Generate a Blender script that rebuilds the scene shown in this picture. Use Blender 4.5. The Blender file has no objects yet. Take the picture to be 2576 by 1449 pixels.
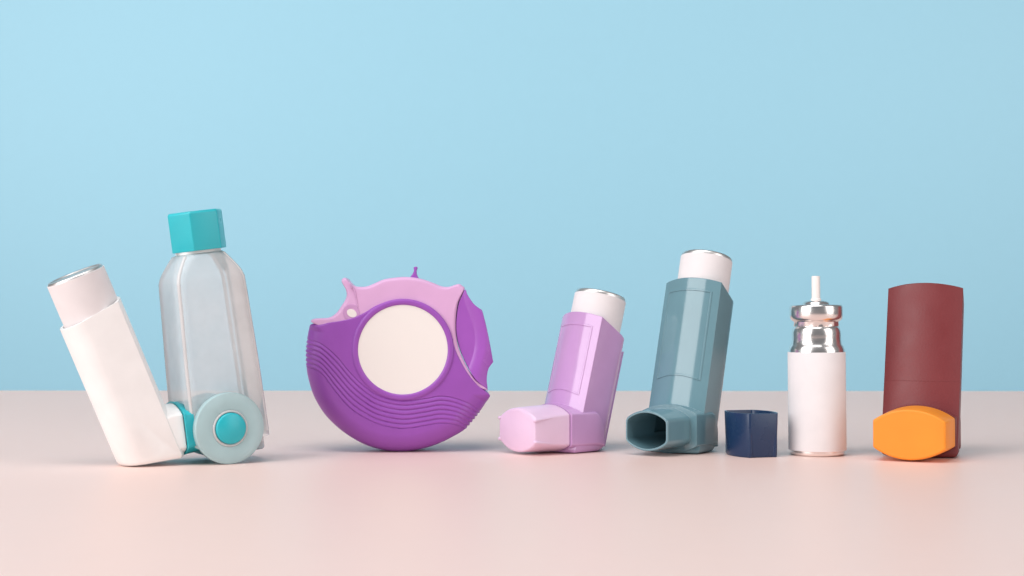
import bpy, bmesh, math
import numpy as np
from mathutils import Matrix, Vector

MM = 0.001
sc = bpy.context.scene
col = sc.collection
R = math.radians

# ------------------------------------------------------------------ camera
FPX, PXW, PXH, HORIZON, DIST, CAMH = 3660.0, 2576.0, 1449.0, 790.0, 593.0, 57.2   # pixels of the picture, mm
PITCH = math.atan((HORIZON - PXH / 2) / FPX)
cam_d = bpy.data.cameras.new('camera')
cam = bpy.data.objects.new('camera', cam_d)
col.objects.link(cam)
cam.location = (0, -DIST * MM, CAMH * MM)
cam.rotation_euler = (R(90) + PITCH, 0, 0)
cam_d.sensor_width = 36
cam_d.lens = FPX * 36 / PXW
cam_d.clip_start, cam_d.clip_end = 0.01, 50
cam_d.dof.use_dof = True
cam_d.dof.focus_distance = 0.588
cam_d.dof.aperture_fstop = 36
sc.camera = cam

# ------------------------------------------------------------------ world and lamps
w = bpy.data.worlds.new('World')
sc.world = w
w.use_nodes = True
w.node_tree.nodes['Background'].inputs[0].default_value = (0.93, 0.96, 1.0, 1)
w.node_tree.nodes['Background'].inputs[1].default_value = 0.20


def area(name, loc, target, sx, sy, power, color=(1, 1, 1), spread=180):
    d = bpy.data.lights.new(name, 'AREA')
    d.shape = 'RECTANGLE'
    d.size, d.size_y, d.energy, d.color, d.spread = sx, sy, power, color, R(spread)
    o = bpy.data.objects.new(name, d)
    col.objects.link(o)
    o.location = loc
    o.rotation_euler = (Vector(target) - Vector(loc)).to_track_quat('-Z', 'Y').to_euler()
    return o


area('key_softbox', (-1.05, -0.75, 0.56), (0, 0, 0.06), 0.95, 1.1, 14.2, (0.995, 1.0, 1.0))
area('side_softbox', (1.0, -0.72, 0.47), (0, 0, 0.05), 0.7, 0.95, 4.6, (1.0, 0.965, 0.95))
area('overhead_softbox', (-0.2, -0.55, 1.55), (0, 0.25, 0.0), 1.3, 0.9, 14.2, (1.0, 1.0, 1.0))
area('backdrop_fill', (-1.75, 0.15, 0.62), (-0.1, 1.25, 0.24), 0.6, 0.9, 2.85, (1.0, 0.90, 0.85), 62)  # unseen pair of lamps, added at the sides to brighten the wall evenly
area('backdrop_fill', (1.75, 0.15, 0.62), (0.2, 1.25, 0.24), 0.6, 0.9, 2.55, (1.0, 0.90, 0.85), 62)

sc.view_settings.view_transform = 'Standard'
sc.view_settings.look = 'None'
sc.view_settings.exposure = 0.0
sc.view_settings.gamma = 1.0
sc.view_settings.use_curve_mapping = False
sc.render.engine = 'CYCLES'
sc.cycles.use_denoising = True
sc.cycles.max_bounces = 12
sc.cycles.transparent_max_bounces = 16
sc.cycles.sample_clamp_indirect = 8


# ------------------------------------------------------------------ helpers
def lin(r, g, b):
    f = lambda c: (c / 255) / 12.92 if c <= 10 else ((c / 255 + 0.055) / 1.055) ** 2.4
    return (f(r), f(g), f(b), 1)


def ground(px, py, z=0.0):
    """The point of the table (mm) seen at a pixel of the picture."""
    a, b = (px - PXW / 2) / FPX, (PXH / 2 - py) / FPX
    d = np.array([a, math.cos(PITCH) - b * math.sin(PITCH), math.sin(PITCH) + b * math.cos(PITCH)])
    t = (z - CAMH) / d[2]
    return np.array([0, -DIST, CAMH]) + t * d


def mesh_of(name, verts, faces, mat, parent=None, angle=28, smooth=True, fix=True):
    me = bpy.data.meshes.new(name)
    me.from_pydata([tuple(np.asarray(v) * MM) for v in verts], [], faces)
    return finish(name, me, mat, parent, angle, smooth, fix)


def finish(name, me, mat, parent=None, angle=28, smooth=True, fix=True):
    if fix:
        bm = bmesh.new()
        bm.from_mesh(me)
        bmesh.ops.remove_doubles(bm, verts=bm.verts, dist=1e-7)
        bmesh.ops.recalc_face_normals(bm, faces=bm.faces)
        bm.to_mesh(me)
        bm.free()
    if smooth:
        me.shade_smooth()
        me.set_sharp_from_angle(angle=R(angle))
    me.materials.clear()
    me.materials.append(mat)
    o = bpy.data.objects.new(name, me)
    col.objects.link(o)
    if parent:
        o.parent = parent
    return o


def loft(rings, caps=(True, True), close=False):
    n = len(rings[0])
    V = [p for r in rings for p in r]
    F = []
    m = len(rings)
    for i in range(m - 1 + (1 if close else 0)):
        a, b = i * n, ((i + 1) % m) * n
        for j in range(n):
            k = (j + 1) % n
            F.append((a + j, a + k, b + k, b + j))
    if caps[0] and not close:
        F.append(tuple(range(n))[::-1])
    if caps[1] and not close:
        F.append(tuple(range((m - 1) * n, m * n)))
    return V, F


def lathe(profile, n=72, axis='z', caps=(True, True)):
    rings = []
    for r, z in profile:
        ring = []
        for j in range(n):
            t = 2 * math.pi * j / n
            c, s = max(r, 1e-3) * math.cos(t), max(r, 1e-3) * math.sin(t)
            ring.append((c, s, z) if axis == 'z' else (c, z, s))
        rings.append(ring)
    return loft(rings, caps)


def join(*vf):
    V, F = [], []
    for v, f in vf:
        o = len(V)
        V += list(v)
        F += [tuple(i + o for i in q) for q in f]
    return V, F


def boolean(base, cuts, op='DIFFERENCE'):
    """Base mesh (V, F) with each cutter applied; gives a mesh datablock."""
    def tmp(vf):
        me = bpy.data.meshes.new('t')
        me.from_pydata([tuple(np.asarray(v) * MM * 100) for v in vf[0]], [], vf[1])
        bm = bmesh.new()
        bm.from_mesh(me)
        bmesh.ops.recalc_face_normals(bm, faces=bm.faces)
        bm.to_mesh(me)
        bm.free()
        o = bpy.data.objects.new('t', me)
        col.objects.link(o)
        return o
    b = tmp(base)
    tools = []
    for vf, o_ in cuts:
        t = tmp(vf)
        tools.append(t)
        md = b.modifiers.new('b', 'BOOLEAN')
        md.operation, md.object, md.solver = o_, t, 'EXACT'
    dg = bpy.context.evaluated_depsgraph_get()
    me = bpy.data.meshes.new_from_object(b.evaluated_get(dg))
    for o in [b] + tools:
        m0 = o.data
        bpy.data.objects.remove(o)
        bpy.data.meshes.remove(m0)
    me.transform(Matrix.Scale(0.01, 4))
    return me


def strip(path, normals, wd, h, sink=0.3, closed=True):
    """A low raised line that follows a path on a surface."""
    P, N = np.array(path, float), np.array(normals, float)
    T = np.roll(P, -1, 0) - np.roll(P, 1, 0)
    if not closed:
        T[0], T[-1] = P[1] - P[0], P[-1] - P[-2]
    T /= np.linalg.norm(T, axis=1)[:, None]
    N /= np.linalg.norm(N, axis=1)[:, None]
    S = np.cross(T, N)
    rings = [[p - s * wd - n * sink, p - s * wd * .6 + n * h, p + s * wd * .6 + n * h, p + s * wd - n * sink]
             for p, n, s in zip(P, N, S)]
    return loft(rings, close=closed)


def catmull(pts, per=8, closed=False):
    P = np.array(pts, float)
    n = len(P)
    out = []
    for i in range(n if closed else n - 1):
        if closed:
            p0, p1, p2, p3 = P[(i - 1) % n], P[i], P[(i + 1) % n], P[(i + 2) % n]
        else:
            p0, p1, p2, p3 = P[max(i - 1, 0)], P[i], P[i + 1], P[min(i + 2, n - 1)]
        for k in range(per):
            t = k / per
            out.append(0.5 * (2 * p1 + (p2 - p0) * t + (2 * p0 - 5 * p1 + 4 * p2 - p3) * t * t + (3 * p1 - p0 - 3 * p2 + p3) * t ** 3))
    if not closed:
        out.append(P[-1])
    return np.array(out)


def thing(name, label, cat, loc=(0, 0, 0), rot=(0, 0, 0), group=None):
    o = bpy.data.objects.new(name, None)
    col.objects.link(o)
    o.empty_display_size = 0.02
    o.location = [c * MM for c in loc]
    o.rotation_euler = rot
    o['label'], o['category'] = label, cat
    if group:
        o['group'] = group
    return o


# ------------------------------------------------------------------ materials
def plastic(name, color, rough=0.35, bevel=0.35, grain=0.0, grain_scale=2600, spec=0.5, sss=0.0, coat=0.0, mottled=0.04, rvar=.16, ior=1.5):
    m = bpy.data.materials.new(name)
    m.use_nodes = True
    nt = m.node_tree
    N, L = nt.nodes, nt.links
    p = N['Principled BSDF']
    p.inputs['Roughness'].default_value = rough
    p.inputs['IOR'].default_value = ior
    p.inputs['Specular IOR Level'].default_value = spec
    tc = N.new('ShaderNodeTexCoord')
    # faint unevenness of the moulded plastic: colour and gloss
    nz = N.new('ShaderNodeTexNoise')
    nz.inputs['Scale'].default_value = 90
    nz.inputs['Detail'].default_value = 5
    L.new(tc.outputs['Object'], nz.inputs['Vector'])
    mr = N.new('ShaderNodeMapRange')
    mr.inputs['From Min'].default_value, mr.inputs['From Max'].default_value = 0.3, 0.7
    mr.inputs['To Min'].default_value, mr.inputs['To Max'].default_value = rough * (1 - rvar), min(1, rough * (1 + rvar))
    L.new(nz.outputs['Fac'], mr.inputs['Value'])
    L.new(mr.outputs['Result'], p.inputs['Roughness'])
    hv = N.new('ShaderNodeHueSaturation')
    hv.inputs['Color'].default_value = color
    mv = N.new('ShaderNodeMapRange')
    mv.inputs['From Min'].default_value, mv.inputs['From Max'].default_value = 0.3, 0.7
    mv.inputs['To Min'].default_value, mv.inputs['To Max'].default_value = 1 - mottled, 1 + mottled * .5
    L.new(nz.outputs['Fac'], mv.inputs['Value'])
    L.new(mv.outputs['Result'], hv.inputs['Value'])
    L.new(hv.outputs['Color'], p.inputs['Base Color'])
    if sss:
        p.inputs['Subsurface Weight'].default_value = sss
        p.inputs['Subsurface Radius'].default_value = (1, 0.8, 0.7)
        p.inputs['Subsurface Scale'].default_value = 0.0012
    if coat:
        p.inputs['Coat Weight'].default_value = coat
        p.inputs['Coat Roughness'].default_value = 0.08
    out = None
    if bevel:
        bv = N.new('ShaderNodeBevel')
        bv.samples = 6
        bv.inputs['Radius'].default_value = bevel * MM
        out = bv.outputs['Normal']
    bp = N.new('ShaderNodeBump')
    bp.inputs['Distance'].default_value = 0.0001
    if grain:
        g = N.new('ShaderNodeTexNoise')
        g.inputs['Scale'].default_value = grain_scale
        g.inputs['Detail'].default_value = 2
        L.new(tc.outputs['Object'], g.inputs['Vector'])
        L.new(g.outputs['Fac'], bp.inputs['Height'])
        bp.inputs['Strength'].default_value = grain
        if out:
            L.new(out, bp.inputs['Normal'])
        out = bp.outputs['Normal']
    else:
        # slight sink-mark waviness, so reflections are not perfectly straight
        g = N.new('ShaderNodeTexNoise')
        g.inputs['Scale'].default_value = 55
        g.inputs['Detail'].default_value = 1
        L.new(tc.outputs['Object'], g.inputs['Vector'])
        L.new(g.outputs['Fac'], bp.inputs['Height'])
        bp.inputs['Strength'].default_value = 0.35
        bp.inputs['Distance'].default_value = 0.0002
        if out:
            L.new(out, bp.inputs['Normal'])
        out = bp.outputs['Normal']
    L.new(out, p.inputs['Normal'])
    return m


def metal(name, color, rough):
    m = bpy.data.materials.new(name)
    m.use_nodes = True
    N, L = m.node_tree.nodes, m.node_tree.links
    p = N['Principled BSDF']
    p.inputs['Base Color'].default_value = color
    p.inputs['Metallic'].default_value = 1
    tc = N.new('ShaderNodeTexCoord')
    mp = N.new('ShaderNodeMapping')
    mp.inputs['Scale'].default_value = (120, 120, 500)
    nz = N.new('ShaderNodeTexNoise')
    nz.inputs['Scale'].default_value = 1
    nz.inputs['Detail'].default_value = 4
    L.new(tc.outputs['Object'], mp.inputs['Vector'])
    L.new(mp.outputs['Vector'], nz.inputs['Vector'])
    mr = N.new('ShaderNodeMapRange')
    mr.inputs['To Min'].default_value, mr.inputs['To Max'].default_value = rough * .6, rough * 1.6
    L.new(nz.outputs['Fac'], mr.inputs['Value'])
    L.new(mr.outputs['Result'], p.inputs['Roughness'])
    bp = N.new('ShaderNodeBump')
    bp.inputs['Strength'].default_value = 0.01
    bp.inputs['Distance'].default_value = 0.00002
    L.new(nz.outputs['Fac'], bp.inputs['Height'])
    L.new(bp.outputs['Normal'], p.inputs['Normal'])
    return m


def milky(name, color, see, rough=0.22, spec=0.5):
    """Thin milky plastic wall: part clear, part scattering, with a gloss."""
    m = bpy.data.materials.new(name)
    m.use_nodes = True
    N, L = m.node_tree.nodes, m.node_tree.links
    p = N['Principled BSDF']
    p.inputs['Base Color'].default_value = color
    p.inputs['Roughness'].default_value = rough
    p.inputs['Specular IOR Level'].default_value = 0
    tr = N.new('ShaderNodeBsdfTranslucent')
    tr.inputs['Color'].default_value = color
    df = N.new('ShaderNodeMixShader')
    df.inputs[0].default_value = 0.12
    L.new(p.outputs[0], df.inputs[1])
    L.new(tr.outputs[0], df.inputs[2])
    cl = N.new('ShaderNodeBsdfTransparent')
    cl.inputs['Color'].default_value = (0.97, 0.985, 0.99, 1)
    mx = N.new('ShaderNodeMixShader')
    tc = N.new('ShaderNodeTexCoord')
    nz = N.new('ShaderNodeTexNoise')
    nz.inputs['Scale'].default_value = 60
    nz.inputs['Detail'].default_value = 3
    L.new(tc.outputs['Object'], nz.inputs['Vector'])
    mr = N.new('ShaderNodeMapRange')
    mr.inputs['From Min'].default_value, mr.inputs['From Max'].default_value = 0.3, 0.7
    mr.inputs['To Min'].default_value, mr.inputs['To Max'].default_value = see - .06, see + .06
    L.new(nz.outputs['Fac'], mr.inputs['Value'])
    L.new(mr.outputs['Result'], mx.inputs[0])
    L.new(df.outputs[0], mx.inputs[1])
    L.new(cl.outputs[0], mx.inputs[2])
    gl = N.new('ShaderNodeBsdfGlossy')
    gl.inputs['Roughness'].default_value = rough
    bv = N.new('ShaderNodeBevel')
    bv.samples = 6
    bv.inputs['Radius'].default_value = 0.0008
    L.new(bv.outputs['Normal'], gl.inputs['Normal'])
    fr = N.new('ShaderNodeFresnel')
    fr.inputs['IOR'].default_value = 1.33
    L.new(bv.outputs['Normal'], fr.inputs['Normal'])
    mg = N.new('ShaderNodeMixShader')
    L.new(fr.outputs[0], mg.inputs[0])
    L.new(mx.outputs[0], mg.inputs[1])
    L.new(gl.outputs[0], mg.inputs[2])
    L.new(mg.outputs[0], N['Material Output'].inputs['Surface'])
    return m


def surface(name, color, rough, spec, bump, scale, mottled=0.02):
    m = plastic(name, color, rough, bevel=0, grain=bump, grain_scale=scale, spec=spec, mottled=mottled, rvar=.015)
    return m


M = dict(
    table=surface('pink_table_board', lin(243, 213, 204), 0.42, 0.22, 0.02, 900, 0.006),
    wall=surface('blue_backdrop_card', lin(154, 204, 224), 0.5, 0.4, 0.05, 700, 0.006),
    white=plastic('white_plastic', lin(250, 249, 248), 0.42),
    paper=plastic('white_paper_sleeve', lin(236, 230, 231), 0.7, bevel=0, grain=0.10, grain_scale=1800, spec=0.25),
    label=plastic('cream_round_label', lin(242, 236, 231), 0.8, bevel=0, grain=0.03, spec=0.15, mottled=0.0),
    pink=plastic('lilac_pink_plastic', lin(203, 159, 209), 0.12, bevel=0.3, ior=1.62, rvar=.08),
    pinkcap=plastic('pale_pink_plastic', lin(234, 204, 230), 0.38, bevel=0.5, sss=0.08),
    teal=plastic('grey_teal_plastic', lin(110, 147, 158), 0.11, bevel=0.3, ior=1.62, rvar=.08),
    navy=plastic('navy_plastic', lin(24, 51, 88), 0.28, bevel=0.4, grain=0.12, grain_scale=1500),
    brown=plastic('maroon_plastic', lin(125, 53, 56), 0.45, spec=0.4, bevel=0.5, grain=0.8, grain_scale=1300),
    orange=plastic('orange_plastic', lin(255, 154, 42), 0.45, bevel=0.5, sss=0.1),
    purple=plastic('purple_plastic', lin(157, 84, 184), 0.36, bevel=0, grain=0.32, grain_scale=1900),
    grip=plastic('smooth_purple_plastic', lin(166, 92, 192), 0.24, bevel=0.5),
    lilac=plastic('lilac_plastic', lin(224, 176, 218), 0.4, bevel=0.5, grain=0.22, grain_scale=1900),
    lilac2=plastic('deep_lilac_plastic', lin(208, 158, 206), 0.4, bevel=0.2),
    aqua=plastic('turquoise_plastic', lin(42, 190, 202), 0.32, bevel=0.5, sss=0.12),
    milky=milky('milky_clear_plastic', (0.965, 0.985, 1.0, 1), 0.53, 0.12),
    seam=milky('highlight_milky_plastic', (0.97, 0.955, 0.95, 1), 0.3, 0.2),  # whiter than the wall plastic: the chamber's edge highlight put into the colour
    disc=milky('frosted_clear_plastic', (0.66, 0.90, 0.93, 1), 0.33, 0.3),
    silver=metal('polished_aluminium', (0.90, 0.86, 0.84, 1), 0.2),
    dull=metal('dull_aluminium', (0.80, 0.77, 0.75, 1), 0.36),
    stem=plastic('white_stem_plastic', lin(248, 240, 236), 0.4, bevel=0.15),
)

# ------------------------------------------------------------------ setting
V, F = [], []
g = [(-900, -700), (900, -700), (900, 482), (-900, 503)]
tb = mesh_of('table', [(x, y, z) for z in (-18, 0) for x, y in g],
             [(3, 2, 1, 0), (4, 5, 6, 7), (0, 1, 5, 4), (1, 2, 6, 5), (2, 3, 7, 6), (3, 0, 4, 7)], M['table'], smooth=False)
tb['kind'] = 'structure'
wl = mesh_of('wall', [(x, y, z) for y in (1250, 1262) for x, z in [(-1500, -500), (1500, -500), (1500, 1500), (-1500, 1500)]],
             [(0, 1, 2, 3), (7, 6, 5, 4), (0, 4, 5, 1), (1, 5, 6, 2), (2, 6, 7, 3), (3, 7, 4, 0)], M['wall'], smooth=False)
wl['kind'] = 'structure'

# ------------------------------------------------------------------ inhalers
TAU = R(15)
TT = math.tan(TAU)


def fillet(pts, radii, seg=4):
    """Closed 2D polygon with its corners rounded; a zero radius keeps the corner."""
    out = []
    n = len(pts)
    for i in range(n):
        p, a, b, r = np.array(pts[i], float), np.array(pts[i - 1], float), np.array(pts[(i + 1) % n], float), radii[i]
        if r <= 0:
            out.append(p)
            continue
        u, v = (a - p) / np.linalg.norm(a - p), (b - p) / np.linalg.norm(b - p)
        ang = math.acos(max(-1, min(1, u @ v)))
        d = r / math.tan(ang / 2)
        c = p + (u + v) / np.linalg.norm(u + v) * (r / math.sin(ang / 2))
        p1, p2 = p + u * d, p + v * d
        a1, a2 = math.atan2(*(p1 - c)[::-1]), math.atan2(*(p2 - c)[::-1])
        da = (a2 - a1 + math.pi) % (2 * math.pi) - math.pi
        for k in range(seg + 1):
            t = a1 + da * k / seg
            out.append(c + r * np.array([math.cos(t), math.sin(t)]))
    return out


def arc(x0, x1, y, sag, n):
    """Points of a shallow arc bulging by sag between (x0,y) and (x1,y)."""
    h = (x1 - x0) / 2
    xs = np.linspace(x0, x1, n)
    Rr = (h * h + sag * sag) / (2 * abs(sag))
    s = math.copysign(1, sag)
    return [(x, y + s * (math.sqrt(max(Rr * Rr - (x - (x0 + x1) / 2) ** 2, 0)) - (Rr - abs(sag)))) for x in xs]


def body_section(W, yf, sag, ys, yb, off=0.0):
    """Front arc, crisp corners, flat sides, rounded back. off shrinks it."""
    h = W / 2 - off
    front = arc(-h, h, yf + off, -(sag), 21)
    n = 15
    hb = h - 1.0
    back = []
    for k in range(n + 1):
        t = math.pi * k / n
        back.append((hb * math.cos(t), ys + (yb - off - ys) * math.sin(t) ** 0.85))
    return front + back


def arch_section(W, H, flat, zc, off=0.0, n=15, rad=1.0):
    """Mouthpiece outline in (x, z): flat upright sides, arched top and bottom, softened corners."""
    h, f = W / 2 - off, flat / 2 - off * .4
    s = H / 2 - off - f
    top = arc(-h, h, zc + f, s, n)[::-1]
    bot = arc(-h, h, zc - f, -s, n)
    return fillet(bot + top, [rad] + [0] * (n - 2) + [rad, rad] + [0] * (n - 2) + [rad])


def inhaler(name, label, loc, rot, P, mats):
    """P: W, Hf (front height of the sleeve), slope (of its mouth), can (height of the canister's top, or None), cap."""
    root = thing(name, label, 'inhaler', loc, rot, None)
    W, Hf, slope = P['W'], P['Hf'], math.tan(R(P['slope']))
    yf, sag, ys, yb = P.get('yf', -8.0), P.get('sag', 4.0), 3.5, P.get('yb', 12.5)
    sec = body_section(W, yf, sag, ys, yb)
    ymin = yf - sag

    def ring_at(z, s, shrink=1.0):
        return [(x * shrink, (y - 1) * shrink + 1 + z * TT, z) for x, y in s]

    def ring_cut(s, hf, extra=0.0):
        out = []
        for x, y in s:
            # the mouth plane falls towards the back
            z = (hf + slope * ymin - slope * y - slope * 0) / (1 + slope * TT) * 1.0
            z = (hf * (1 + slope * TT) - slope * (y - ymin)) / (1 + slope * TT)
            out.append((x, y + (z + extra) * TT, z + extra))
        return out
    zb = P.get('zb', 0.4)
    outer = loft([ring_at(zb, sec, .93), ring_at(zb + .5, sec, .97), ring_at(zb + 1.4, sec), ring_at(20, sec), ring_at(Hf * .5, sec), ring_cut(sec, Hf)])
    # spine along the back
    sp = []
    sw = 6.5
    for z in (zb + 1, 14, Hf - 17):
        sp.append([(-sw, 6 + z * TT, z), (sw, 6 + z * TT, z), (sw, yb + .5 + z * TT, z), (sw - 1, yb + 1.3 + z * TT, z), (-sw + 1, yb + 1.3 + z * TT, z), (-sw, yb + .5 + z * TT, z)])
    spine = loft(sp)
    has_spine = P.get('spine', 1)
    # base block that carries the mouthpiece
    bw, bh, bf = P.get('bw', W + 1.0), P.get('bh', 20.0), P.get('bf', 12.6)
    y0, y1 = P.get('seam', -10.0), P.get('by1', 8.0)
    ye = y1 - 5
    rings = []
    for y in (y0, y0 * .6 + ye * .4, y0 * .2 + ye * .8, ye):
        s = arch_section(bw, bh, bf, bh / 2)
        rings.append([(x, y, z) for x, z in s])
    for t in (20, 40, 60, 75, 86):
        y = ye + (y1 - ye) * math.sin(R(t))
        k = math.cos(R(t))
        s = arch_section(bw, bh, bf, bh / 2)
        rings.append([(x * (.955 + .045 * k), y, 1.2 * (1 - k) + z * (.25 + .75 * k)) for x, z in s])
    block = loft(rings)
    # mouthpiece tube
    mw, mh, mf = P.get('mw', 20.5), P.get('mh', 16.6), P.get('mf', 9.0)
    ml = P.get('ml', 17.5) if not P.get('cap') else P['cap'][3] - 4
    zc = bh / 2 + P.get('mz', 0.2)
    rings = []
    for y, k in ((y0 + 2, 1.05), (y0 - .6, 1.03), (y0 - ml * .5, 1.0), (y0 - ml + .4, .985), (y0 - ml, .96)):
        rings.append([(x, y, z) for x, z in arch_section(mw * k, mh * k, mf * k, zc, rad=2.4)])
    tube = loft(rings[::-1])
    cuts = ([(spine, 'UNION')] if has_spine else []) + [(block, 'UNION'), (tube, 'UNION')]
    if P.get('can'):
        inner = body_section(W, yf, sag, ys, yb, 1.2)
        cuts.append((loft([ring_at(8, inner), ring_at(22, inner), ring_cut(inner, Hf, 1.0)]), 'DIFFERENCE'))
    if P.get('open'):
        rings = []
        for y, k in ((y0 - ml - 2, 1.0), (y0 - ml * .5, .97), (y0 + 4, .93), (7.5, .88)):
            rings.append([(x, y, z) for x, z in arch_section((mw - 2.0) * k, (mh - 2.0) * k, (mf - .9) * k, zc, rad=2.2)])
        cuts.append((loft(rings[::-1]), 'DIFFERENCE'))
    me = boolean(outer, cuts)
    body = finish('sleeve', me, mats['body'], root, angle=24)

    Rf = ((W / 2) ** 2 + sag ** 2) / (2 * sag)

    def fpt(x, z, out=0.0):
        yy = yf - (math.sqrt(Rf * Rf - x * x) - (Rf - sag)) + z * TT
        return (x, yy, z), (x / Rf, -math.sqrt(1 - (x / Rf) ** 2), .25)
    if P.get('frame'):
        fx, zb0, zt = W / 2 - 3.2, P['frame'], Hf - 5.0
        pts = []
        zcut = lambda x: zt - slope / (1 + slope * TT) * (Rf - math.sqrt(Rf * Rf - x * x))
        for x in np.linspace(-fx, fx, 17):
            pts.append(fpt(x, zcut(x)))
        for z in np.linspace(zcut(fx), zb0 - 1.0, 12)[1:]:
            pts.append(fpt(fx, z))
        for x in np.linspace(fx, -fx, 17)[1:]:
            pts.append(fpt(x, zb0 + 1.2 - 2.2 * (x / fx) ** 2))
        for z in np.linspace(zb0 - 1.0, zcut(-fx), 12)[1:-1]:
            pts.append(fpt(-fx, z))
        v, f = strip([p for p, n in pts], [n for p, n in pts], .6, .24)
        mesh_of('label_frame', v, f, mats['body'], body, angle=20)
    if P.get('line'):
        pts = [fpt(x, P['line'] + .25) for x in np.linspace(-W / 2 + .3, W / 2 - .3, 21)]
        v, f = strip([p for p, n in pts], [n for p, n in pts], .22, .02, closed=False)
        mesh_of('moulding_line', v, f, mats['body'], body, angle=20)
    if P.get('can'):
        zt, r = P['can'], P.get('cr', 11.1)
        ax = Matrix.Rotation(-TAU, 4, 'X')
        L_ = zt / math.cos(TAU)
        cy = P.get('cy', 0.0)
        rim = catmull([(r - .25, L_ - 1.7), (r - .3, L_ - 1.0), (r - .5, L_ - .4), (r - .95, L_), (r - 1.35, L_ - .12), (r - 1.7, L_ - .4), (r - 2.2, L_ - .5)], 6)
        c = lathe([(r - .25, 22)] + [tuple(p) for p in rim] + [(0.1, L_ - .5)], 144)
        can = mesh_of('canister', [tuple(ax @ Vector(p) + Vector((0, cy, 0))) for p in c[0]], c[1], M['dull'], root, angle=40)
        lo = P.get('sleeve_top', 1.6)
        c = lathe([(r - .24, 20), (r, 20.2), (r, L_ - lo - .1), (r - .1, L_ - lo), (r - .24, L_ - lo)], caps=(False, False))
        mesh_of('paper_sleeve', [tuple(ax @ Vector(p) + Vector((0, cy, 0))) for p in c[0]], c[1], M['paper'], can, angle=40)
    if P.get('cap'):
        cw, ch, cf, cl = P['cap']
        rings = []
        czc = bh / 2
        for y, k in ((y0 - .25, 1.0), (y0 - cl * .5, .985), (y0 - cl + 1.0, .965), (y0 - cl + .35, .95), (y0 - cl, .91)):
            rings.append([(x, y, z) for x, z in arch_section(cw * k, ch * (1 - (1 - k) * P.get('ctaper', 1.8)), cf * (1 - (1 - k) * P.get('ftaper', 6.0)), czc)])
        cap = mesh_of('cap', *loft(rings[::-1]), mats['cap'], root, angle=26)
        if P.get('ribs'):
            for sx in (-1, 1):
                for sz in (-1, 1):
                    k = .955
                    hx = cw * k / 2
                    rr = []
                    for i, y in enumerate(np.linspace(y0 - cl + .1, y0 - cl + 11.5, 7)):
                        t = i / 6
                        rad = .85 * (1 - t) ** .8 + .12
                        kk = .955 + .03 * t
                        zz = czc + sz * (cf * (1 - (1 - kk) * P.get('ftaper', 6.0)) / 2 - .2)
                        xx = sx * (cw * kk / 2 - .25)
                        rr.append([(xx + rad * math.cos(a), y, zz + rad * .8 * math.sin(a)) for a in np.linspace(0, 2 * math.pi, 12, endpoint=False)])
                    # rounded tip
                    y = y0 - cl - .25
                    c0 = np.mean(rr[0], axis=0)
                    tip = [[tuple(c0 + (np.array(p) - c0) * q + np.array([0, -d, 0])) for p in rr[0]] for q, d in ((.35, .45), (.8, .25))]
                    mesh_of('grip_rib', *loft(tip + rr), mats['cap'], cap, angle=50)
    return root


def placed(P_local, pixel, rot, z=0.0):
    """Where a thing's origin stands so that its local point lies at the table point seen at a pixel."""
    Mx = (Matrix.Rotation(rot[2], 3, 'Z') @ Matrix.Rotation(rot[1], 3, 'Y') @ Matrix.Rotation(rot[0], 3, 'X'))
    q = Mx @ Vector(P_local)
    g_ = ground(*pixel)
    return (g_[0] - q.x, g_[1] - q.y, z)


rot = (0, 0, -R(52.5))
inhaler('inhaler', 'short lilac inhaler with a pale pink cap closed over its mouthpiece', placed((0, -10, 0), (1386, 1137), rot), rot,
        dict(W=26, Hf=58.2, slope=33, can=65.6, frame=25.0, bw=27.4, yb=13.2, cap=(25.0, 19.4, 12.4, 18.0), ribs=True), dict(body=M['pink'], cap=M['pinkcap']))
rot = (0, 0, -R(38))
inhaler('inhaler', 'tall grey-teal inhaler with an open uncapped mouthpiece beside the navy cap', placed((0, -10, 0), (1680, 1140), rot), rot,
        dict(W=27, Hf=72.6, slope=33, can=82.0, bw=27.6, yb=13.0, mw=20.6, ml=16.2, frame=31.0, open=True), dict(body=M['teal']))
rot = (0, 0, -R(25))
inhaler('inhaler', 'maroon inhaler with closed top and an orange mouthpiece cap', placed((0, -10, 0), (2309, 1151), rot), rot,
        dict(W=30, Hf=70.0, slope=33, can=None, line=30.0, bw=29, bh=21, bf=11.5, cap=(28.8, 20.4, 11.0, 20.0), ctaper=1.0, ftaper=1.0), dict(body=M['brown'], cap=M['orange']))

# ------------------------------------------------------------------ spacer and the white inhaler plugged into it
ALPHA, DELTA = R(31), R(8)
DR = 13.7                                     # radius of the end disc
DN = 16.0                                     # its distance in front of the chamber's axis
gq = ground(578, 1168)
so = np.array([gq[0] - DN * math.sin(ALPHA), gq[1] + DN * math.cos(ALPHA), DR])
sp = thing('spacer', 'milky clear spacer bottle with turquoise cap, leaning on its round end disc', 'spacer', so, (0, -DELTA, ALPHA))


def rrect(wx, wy, r, z, cx=0, cy=0, seg=6):
    hx, hy = wx / 2, wy / 2
    return [(p[0] + cx, p[1] + cy, z) for p in fillet([(-hx, -hy), (hx, -hy), (hx, hy), (-hx, hy)], [r] * 4, seg)]


def dens(ring, per=3):
    out = []
    n = len(ring)
    for i in range(n):
        a, b = np.array(ring[i], float), np.array(ring[(i + 1) % n], float)
        m_ = 8 if np.linalg.norm(b - a) > 6 else 1
        for k in range(m_):
            out.append(tuple(a + (b - a) * k / m_))
    return out


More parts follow.
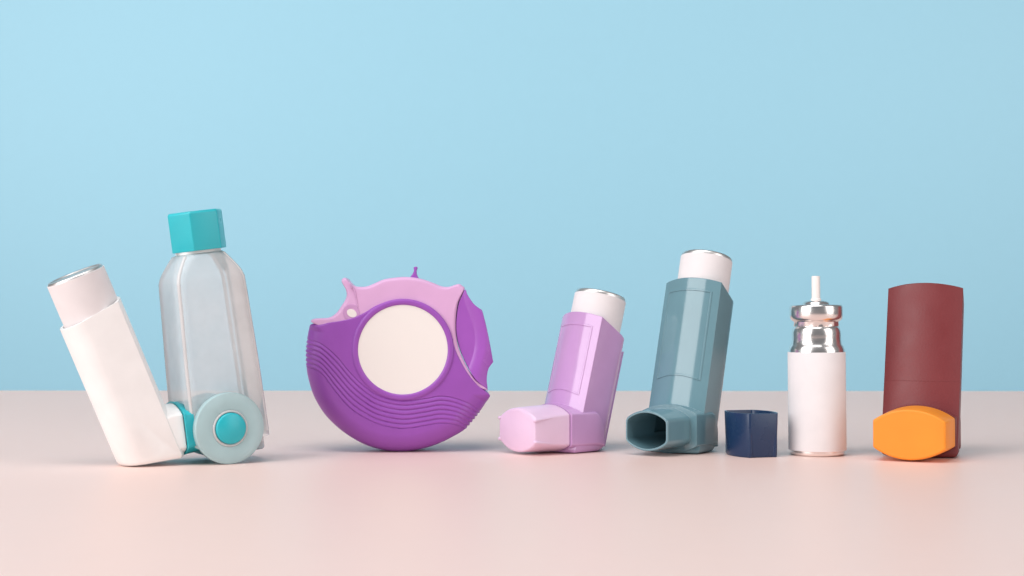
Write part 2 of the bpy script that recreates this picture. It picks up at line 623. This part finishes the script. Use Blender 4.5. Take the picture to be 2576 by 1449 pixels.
rings = []
low = dens(rrect(32.0, 27.0, 4.0, 0, 1.6))
low2 = []
for x, y, z in low:
    t = max(0, min(1, (-x - 9) / 5)) * max(0, min(1, (12.8 - abs(y)) / 3.5))
    low2.append((x, y, -6 + 17.5 * t * t * (3 - 2 * t)))
rings.append(low2)
nl = len(low)
SHAPE = ((20, 31.2, 26.6, 4.0, 1.7), (40, 29.8, 26.0, 4.0, 1.9), (55.0, 28.7, 25.4, 4.0, 2.0), (57.4, 28.3, 25.0, 4.1, 2.0), (59.4, 27.2, 24.1, 4.3, 2.0), (61.4, 25.4, 22.6, 4.6, 2.0), (64.4, 21.9, 20.0, 5.0, 2.0), (66.9, 18.6, 17.8, 5.2, 2.0), (67.4, 17.2, 16.6, 5.6, 2.1), (67.6, 16.2, 15.4, 6.0, 2.2), (68.8, 16.0, 15.2, 6.0, 2.2))
for z, wx, wy, r, cxs in SHAPE:
    # the same sampling as the lowest ring, so that the walls run straight
    base = rrect(wx, wy, r, z, cxs)
    rr = []
    n = len(base)
    lowbase = rrect(32.0, 27.0, 4.0, 0, 1.6)
    for i in range(n):
        a, b = np.array(base[i], float), np.array(base[(i + 1) % n], float)
        la, lb = np.array(lowbase[i]), np.array(lowbase[(i + 1) % n])
        m_ = 8 if np.linalg.norm(lb - la) > 6 else 1
        for k in range(m_):
            rr.append(tuple(a + (b - a) * k / m_))
    rings.append(rr)
chamber = mesh_of('chamber', *loft(rings, caps=(False, False)), M['milky'], sp, angle=50, fix=False)
# moulded seam along the chamber's edges, whitened to paint their bright highlight
for sx, sy in ((-1, -1), (1, -1), (-1, 1), (1, 1)):
    pts, nn = [], []
    for z, wx, wy, r, cxs in ((-4, 32.0, 27, 4, 1.6),) + SHAPE[:-3]:
        k = r * (1 - math.sqrt(.5))
        pts.append((cxs + sx * (wx / 2 - k), sy * (wy / 2 - k), z))
        nn.append((sx * .7, sy * .7, .0 if z < 57 else .5))
    P_ = catmull(pts, 5)
    N_ = catmull(nn, 5)
    mesh_of('edge_seam', *strip(P_, N_, .75, .25, .15, closed=False), M['seam'], chamber, angle=60)
# hexagonal turquoise cap
rings = []
for z, rr in ((70.0, 9.6), (69.0, 9.6), (69.0, 10.9), (69.4, 11.0), (83.4, 11.0), (84.1, 10.6), (84.3, 9.9)):
    ring = []
    hexp = [(rr * math.cos(R(60 * k + 0)), rr * math.sin(R(60 * k + 0))) for k in range(6)]
    hexp = fillet(hexp, [0.6] * 6, 3)
    rings.append([(x + 2.9, y, z - .5) for x, y in hexp])
mesh_of('cap', *loft(rings), M['aqua'], sp, angle=22)
neck = mesh_of('neck_ring', *loft([rrect(16.2, 15.4, 6.2, 67.2, 2.3), rrect(16.6, 15.8, 6.2, 67.4, 2.3), rrect(16.6, 15.8, 6.2, 68.9, 2.3), rrect(16.2, 15.4, 6.2, 69.1, 2.3)]), M['white'], sp, angle=40)

# turquoise drum across the foot of the chamber
drum = mesh_of('drum', *lathe([(0.1, 11.6), (9.6, 11.6), (11.8, 11.2), (12.2, 10.6), (12.2, -9.6), (11.9, -12.6), (11.4, -13.0), (6, -13.0), (0.1, -13.0)], 64, 'y'), M['aqua'], sp, angle=30)
# socket for the mouthpiece
INX, INZ = -26.2, -(DR + (-26.2 - 12) * math.sin(DELTA)) / math.cos(DELTA)   # where the white inhaler's frame sits in the spacer's frame
zc = INZ + 10.1
rings = []
for x, k in ((-2, .99), (-9, .99), (-13.5, 1.0), (-15.3, 1.02), (-15.9, 1.04), (-15.9, .90), (-12, .84)):
    rings.append([(x, y, z) for y, z in arch_section(25.6 * k, 20.4 * k, 12.2 * k, zc)])
mesh_of('socket', *loft(rings), M['aqua'], sp, angle=30)
# frosted end disc with its turquoise button
d = lathe([(7.0, -DN - .05), (7.0, -DN - .5), (7.5, -DN - .7), (DR - .9, -DN - .7), (DR - .2, -DN - .45), (DR, -DN), (DR, -DN + 2.6), (DR - .3, -DN + 3.2), (DR - 1.6, -DN + 3.2), (DR - 1.6, -DN + .6), (7.0, -DN + .5), (7.0, -DN - .05)], 96, 'y', caps=(False, False))
disc = mesh_of('end_disc', *d, M['disc'], sp, angle=35)
d = lathe([(6.0, -DN - .2), (6.1, -DN - .8), (6.4, -DN - 1.0), (6.75, -DN - .9), (7.0, -DN - .4)], 72, 'y', caps=(False, False))
mesh_of('button_ring', *d, M['seam'], disc, angle=50)
d = lathe([(5.9, -DN + 4.5), (5.9, -DN - 1.3), (5.75, -DN - 1.75), (5.35, -DN - 2.0), (0.1, -DN - 2.1)], 72, 'y')
mesh_of('button', *d, M['aqua'], sp, angle=50)
# little clear foot behind the disc
rings = []
for z, wx in ((-11.5, 3.0), (-10.8, 4.2), (-6, 4.6), (0, 4.4), (1, 3.8)):
    rings.append(rrect(wx, 12, 1.2, z - .6, 15.9, 3.0))
mesh_of('foot', *loft(rings), M['milky'], sp, angle=40)

# the white inhaler: its mouthpiece axis runs along the spacer's x axis
Ms = Matrix.Rotation(ALPHA, 3, 'Z') @ Matrix.Rotation(-DELTA, 3, 'Y')
q = Vector(so) + Ms @ Vector((INX, 0, INZ))
inhaler('inhaler', 'plain white inhaler leaning back, plugged into the milky spacer', tuple(q), (-DELTA, 0, R(90) + ALPHA),
        dict(W=23.5, Hf=63.5, slope=23, can=74.0, cr=10.9, bw=23.0, by1=-.5, sleeve_top=.9, zb=0.2, yb=13.0, spine=0), dict(body=M['white']))

# ------------------------------------------------------------------ navy cap standing on its closed end
rot = (0, 0, -R(73))
nv = thing('loose_mouthpiece_cover', 'navy blue mouthpiece cap standing open side up beside the silver canister', 'cap', placed((10.2, -5.6, 0), (1886, 1152), rot), rot)


def capring(k, z, off=0.0):
    return [(x, y, z) for x, y in arch_section(22.6 * k, 19.0 * k, 12.4 * k, 0, off)]


HN = 17.6
rings = [capring(.90, 0), capring(.925, .3), capring(.94, .9), capring(.975, 9), capring(1.0, HN - .2), capring(.995, HN),
         capring(.93, HN), capring(.92, HN - .3), capring(.88, 5), capring(.87, 2.0)]
shell = mesh_of('shell', *loft(rings), M['navy'], nv, angle=24)
for sx in (-1, 1):
    for sy in (-1, 1):
        rr = []
        for i, z in enumerate((0.0, .5, 3, 8, 13)):
            rad = (.75, 1.0, .95, .7, .15)[i]
            k = .925 + .055 * z / 13
            rr.append([(sx * (22.6 * k / 2 - .2) + rad * math.cos(a) * .7, sy * (12.4 * k / 2 - .4) + rad * math.sin(a), z) for a in np.linspace(0, 2 * math.pi, 12, endpoint=False)])
        mesh_of('corner_rib', *loft(rr), M['navy'], shell, angle=50)
v, f = loft([[(x, y, z) for x, y in ((-1, -8.2), (1, -8.2), (1, -5.6), (-1, -5.6))] for z in (3, 16.8)])
mesh_of('inner_clip', [(p[0] + 3, -p[1], p[2]) for p in v], f, M['navy'], shell, smooth=False)

# ------------------------------------------------------------------ silver canister standing on its own
gq = ground(2056.5, 1143.5)
ZS = .985
cn = thing('canister', 'upright silver canister in a white paper sleeve with a white stem on top', 'canister', (gq[0], gq[1] , 0), (0, R(-.35), 0))
cn.scale = (1, 1, ZS)
body = mesh_of('can_body', *lathe([(0.1, .8), (8.2, .8), (9.2, .15), (9.7, 0), (10.2, .08), (10.6, .35), (10.85, .9), (10.9, 1.6), (10.9, 3), (11.3, 3.6), (11.3, 41), (11.2, 43.2), (10.95, 44.2), (10.6, 45.0), (10.2, 45.7), (9.98, 46.5), (9.86, 47.4), (9.82, 48.4), (9.86, 49.4), (9.78, 50.6), (9.5, 51.8), (9.05, 53.0), (8.6, 53.2), (0.1, 53.3)], 96), M['silver'], cn, angle=60)
cr = lathe([(8.4, 53.0), (9.05, 53.05), (9.1, 53.3), (9.0, 54.8), (9.2, 55.15), (9.8, 55.5), (10.3, 56.1), (10.58, 56.9), (10.68, 57.9), (10.68, 58.6), (10.62, 61.0), (10.45, 61.5), (10.1, 61.8), (9.0, 61.9), (5.6, 62.0), (5.2, 62.8), (4.6, 63.3), (2.6, 63.6), (0.1, 63.6)], 96)
# crimping dimples round the groove under the ferrule
cv = []
for x, y, z in cr[0]:
    r_ = math.hypot(x, y)
    if 53.1 < z < 55 and r_ > 8.5:
        kk = 1 + .012 * math.cos(14 * math.atan2(y, x))
        x, y = x * kk, y * kk
    cv.append((x, y, z))
fer = mesh_of('ferrule', cv, cr[1], M['silver'], cn, angle=60)
mesh_of('paper_sleeve', *lathe([(10.95, 2.15), (11.6, 2.2), (11.6, 42.3), (11.55, 42.4), (11.32, 42.4)], 96, caps=(False, False)), M['paper'], cn, angle=40)
mesh_of('stem', *lathe([(2.1, 63.4), (2.1, 64.3), (1.75, 64.6), (1.7, 73.5), (1.55, 73.8), (1.0, 73.8), (0.9, 73.2), (0.1, 72)], 48), M['stem'], cn, angle=40)

# ------------------------------------------------------------------ purple disc inhaler
K = 0.0611
CX, CY = 750.0, 633.0                            # centre of the round label in the tracing
gq = ground(1009, 1137)
HALF = 13.5
dk = thing('disc_inhaler', 'round purple and lilac disc inhaler with a blank cream label', 'inhaler', (gq[0] + (742 - 742) * K, gq[1] + HALF - 6.5, 0), (0, 0, R(3)))


def XZ(px, py):
    return ((px - 742) * K, (1330 - py) * K)


C0 = XZ(CX, CY)


def polar(pts, per=6, c=(CX, CY), smooth=True):
    P_ = catmull(pts, per, closed=True) if smooth else np.array(pts, float)
    th = np.arctan2(-(P_[:, 1] - c[1]), P_[:, 0] - c[0])
    rr = np.hypot(P_[:, 0] - c[0], P_[:, 1] - c[1])
    o = np.argsort(th)
    th, rr = th[o], rr[o]
    th = np.concatenate([th - 2 * math.pi, th, th + 2 * math.pi])
    rr = np.concatenate([rr] * 3)
    return lambda t: np.interp(t, th, rr)


WTOP = np.array([(60, 555), (100, 565), (200, 592), (300, 672), (400, 790), (500, 885), (600, 945), (750, 976), (900, 962), (1000, 945), (1100, 960), (1200, 1000), (1290, 1062), (1400, 1130)])
WBOT = np.array([(60, 740), (95, 750), (200, 792), (300, 920), (400, 1030), (500, 1096), (600, 1140), (750, 1166), (900, 1146), (1000, 1131), (1100, 1142), (1170, 1180), (1290, 1250), (1400, 1320)])


_wt, _wb = catmull(WTOP, 10), catmull(WBOT, 10)


def wave(px, py):
    a = np.interp(px, _wt[:, 0], _wt[:, 1])
    b = np.interp(px, _wb[:, 0], _wb[:, 1])
    u = (py - a) / (b - a)
    v = u * 6
    fr = v - np.floor(v)
    prof = np.where(fr < .72, np.sin(np.clip(fr / .72, 0, 1) * math.pi / 2) ** .8, np.cos((fr - .72) / .28 * math.pi / 2))
    inside = (u > 0) & (u < 1)
    return np.where(inside, prof - .75, 0.0)


def plate(name, rout, yfront, roll, r_in, mat, parent, nt=720, ns=40, c=(CX, CY), wavy=False, yback=HALF, angle=35, dish=None, ring=False):
    th = np.linspace(0, 2 * math.pi, nt, endpoint=False)
    Ro = rout(th)
    rho = roll(th) if callable(roll) else np.full(nt, roll)
    rho = np.minimum(rho, (Ro - r_in) * K * .9)
    rows = []
    s = np.concatenate([np.linspace(0, .8, ns)[:-1], .8 + .2 * np.sin(np.linspace(0, math.pi / 2, ns // 2))])
    for t in s:
        r = r_in + (Ro - r_in) * t
        px, py = c[0] + r * np.cos(th), c[1] - r * np.sin(th)
        dd = np.clip((Ro - r) * K, 0, None)
        q_ = np.clip(1 - dd / np.maximum(rho, 1e-6), 0, 1)
        y = yfront(px, py, r) + rho * (1 - np.sqrt(np.clip(1 - q_ * q_, 0, 1)))
        if dish is not None:
            y = y + dish(px, py, dd)
        dr = 0
        if wavy:
            w_ = wave(px, py)
            y = y - .6 * w_ * (1 - q_ * .6)
            dr = w_ * .6 * q_ ** 2 / K
        if ring:
            b_ = np.clip(1 - ((r - 321) / 20.5) ** 2, 0, 1)
            y = y - .75 * np.sqrt(b_)
        rows.append((px + dr * np.cos(th), py - dr * np.sin(th), y))
    lx, ly, lY = rows[-1]
    for e in (.25, .5, .75, 1.0):
        rows.append((lx, ly, lY + (yback - rho - lY) * e))
    for a in (30, 60, 90):
        rr = (1 - np.cos(R(a))) * rho / K
        ex, ey = lx - c[0], ly - c[1]
        ll = np.hypot(ex, ey)
        f_ = (ll - rr) / ll
        rows.append((c[0] + ex * f_, c[1] + ey * f_, yback - rho + rho * math.sin(R(a))))
    verts = []
    for px, py, y in rows:
        X, Z = (px - 742) * K, (1330 - py) * K
        verts.append(np.stack([X, np.broadcast_to(y, X.shape), Z], 1))
    v, f = loft([list(map(tuple, a)) for a in verts], caps=(False, True))
    if r_in < 5:
        f.append(tuple(range(nt))[::-1])
    return mesh_of(name, v, f, mat, parent, angle=angle)


purple_pts = [(134, 460), (112, 485), (100, 540), (92, 600), (88, 660), (92, 750), (105, 830), (140, 945), (200, 1052), (265, 1128), (360, 1208), (480, 1278), (600, 1318), (700, 1331), (790, 1329), (900, 1308), (1000, 1274), (1080, 1235), (1165, 1185), (1215, 1132), (1258, 1080), (1298, 1022), (1330, 970), (1338, 945), (1315, 922),
              (1250, 872), (1180, 784), (1125, 685), (1095, 610), (1087, 560)]
for a in range(8, 116, 6):
    purple_pts.append((CX + 342 * math.cos(R(a)), CY - 342 * math.sin(R(a))))
purple_pts += [(560, 342), (500, 380), (420, 418), (330, 440), (220, 455)]
pr = polar(purple_pts, 5)


def roll_purple(th):
    d_ = np.degrees(th) % 360
    return .7 + 7.0 * np.clip((d_ - 160) / 8, 0, 1) * np.clip((333 - d_) / 6, 0, 1)


def dome(px, py, r):
    rr = np.clip((r - 345) * K, 0, None)
    return -HALF + 1.6 * (rr / 19) ** 2


plate('lower_shell', pr, dome, roll_purple, 300, M['purple'], dk, nt=1000, ns=110, wavy=True, angle=80, ring=True)
lil_pts = [(136, 452), (130, 437), (160, 424), (250, 418), (300, 388), (335, 340), (362, 295), (370, 262), (362, 225), (345, 195), (335, 172), (340, 156), (362, 148), (378, 165), (400, 192), (440, 208), (500, 208), (550, 190), (620, 160), (700, 147), (780, 143), (870, 155), (950, 182), (1010, 206), (1060, 209), (1100, 196), (1130, 190), (1150, 203), (1166, 222),
           (1137, 280), (1117, 335), (1105, 440), (1108, 540), (1130, 636), (1182, 754), (1242, 840), (1316, 897), (1322, 914)]
lil_pts2 = list(map(tuple, catmull(lil_pts, 6))) + [(CX + 480 * math.cos(R(a)), CY - 480 * math.sin(R(a))) for a in [332.4] + list(range(328, 178, -8)) + [172, 164.8]]
lr = polar(lil_pts2, smooth=False)
lil = plate('upper_shell', lr, lambda px, py, r: -HALF + .75 + 1.3 * (np.clip((r - 345) * K, 0, None) / 10) ** 2 * .25, 1.6, 2, M['lilac'], dk, nt=900, ns=44, angle=45)
grip_pts = [(1172, 229), (1185, 264), (1224, 322), (1260, 352), (1283, 370), (1296, 415), (1309, 465), (1335, 590), (1357, 705), (1357, 722), (1331, 757), (1318, 803), (1316, 855), (1321, 893), (1313, 898), (1241, 838), (1185, 749), (1135, 632), (1112, 536), (1109, 439), (1123, 329), (1142, 277), (1163, 236)]
GC = (1225, 560)
gr = polar([tuple(np.array(GC) + (np.array(p) - GC) * 1.0) for p in grip_pts], 5, GC)


def scoop(px, py, dd):
    a, b = (px - 1225) / 90, (py - 575) / 300
    s1 = np.clip((px - (1190 + 45 * np.sin((py - 380) / 120))) / 85, 0, 1)
    s2 = np.clip((px - (1275 + 28 * np.sin((py - 420) / 95))) / 80, 0, 1)
    return 1.1 * (1 - s1) ** 2 + 2.2 * s2 ** 1.6


plate('thumb_grip', gr, lambda px, py, r: -HALF + .6 + 0 * px, .45, 2, M['grip'], dk, nt=480, ns=40, c=GC, dish=scoop, yback=HALF - 1, angle=60)
# blank label inside the ring
x0, z0 = C0
mesh_of('label_sticker', [(v[0] + x0, v[1], v[2] + z0) for v in lathe([(0.1, -HALF - .1), (301.5 * K, -HALF - .1), (302 * K, -HALF + .1), (302 * K, -HALF + 1)], 128, 'y')[0]],
        lathe([(0.1, 0), (1, 0), (1, 1), (1, 2)], 128, 'y')[1], M['label'], dk, angle=40)
# counter window
wx, wz = XZ(404, 383)
ym = -HALF + .75
v, f = lathe([(56 * K, ym + .3), (54 * K, ym - .12), (50 * K, ym - .12), (30 * K, ym + .02), (28 * K, ym + .3)], 48, 'y', caps=(False, False))
cw_ = mesh_of('counter_rim', [(p[0] + wx, p[1], p[2] + wz) for p in v], f, M['lilac2'], lil, angle=50)
v, f = lathe([(0.01, ym - .16), (1, ym - .16), (1.05, ym + .1)], 40, 'y', caps=(False, False))
ca, sa = math.cos(R(-28)), math.sin(R(-28))
vv = []
for x, y, z in v:
    a, b = x * 34 * K, z * 25 * K
    vv.append((wx + .15 + a * ca - b * sa, y, wz - .35 + a * sa + b * ca))
mesh_of('counter_window', vv, f, M['label'], cw_, angle=50)
# moulded ridges beside the horn
for pts in ([(413, 215), (428, 250), (438, 300), (446, 350)], [(398, 190), (403, 205), (406, 222)]):
    P_ = catmull(pts, 5)
    path = [(XZ(a, b)[0], ym + .02 * i / len(P_), XZ(a, b)[1]) for i, (a, b) in enumerate(P_)]
    mesh_of('moulding_ridge', *strip(path, [(0, -1, 0)] * len(path), .28, .22, .3, closed=False), M['lilac'], lil, angle=60)
# lever tab on top
tab = catmull([(790, 150), (800, 138), (812, 120), (821, 100), (819, 80), (824, 73), (842, 72), (845, 78), (840, 95), (840, 115), (848, 138), (860, 156)], 4)
rings = []
for y, k in ((-7.5, .8), (-7.1, 1), (5, 1), (5.5, .8)):
    cc = tab.mean(0)
    rings.append([(XZ(*(cc + (p - cc) * np.array([k, 1])))[0], y, XZ(*p)[1]) for p in tab])
mesh_of('lever_tab', *loft(rings), M['grip'], dk, angle=40)
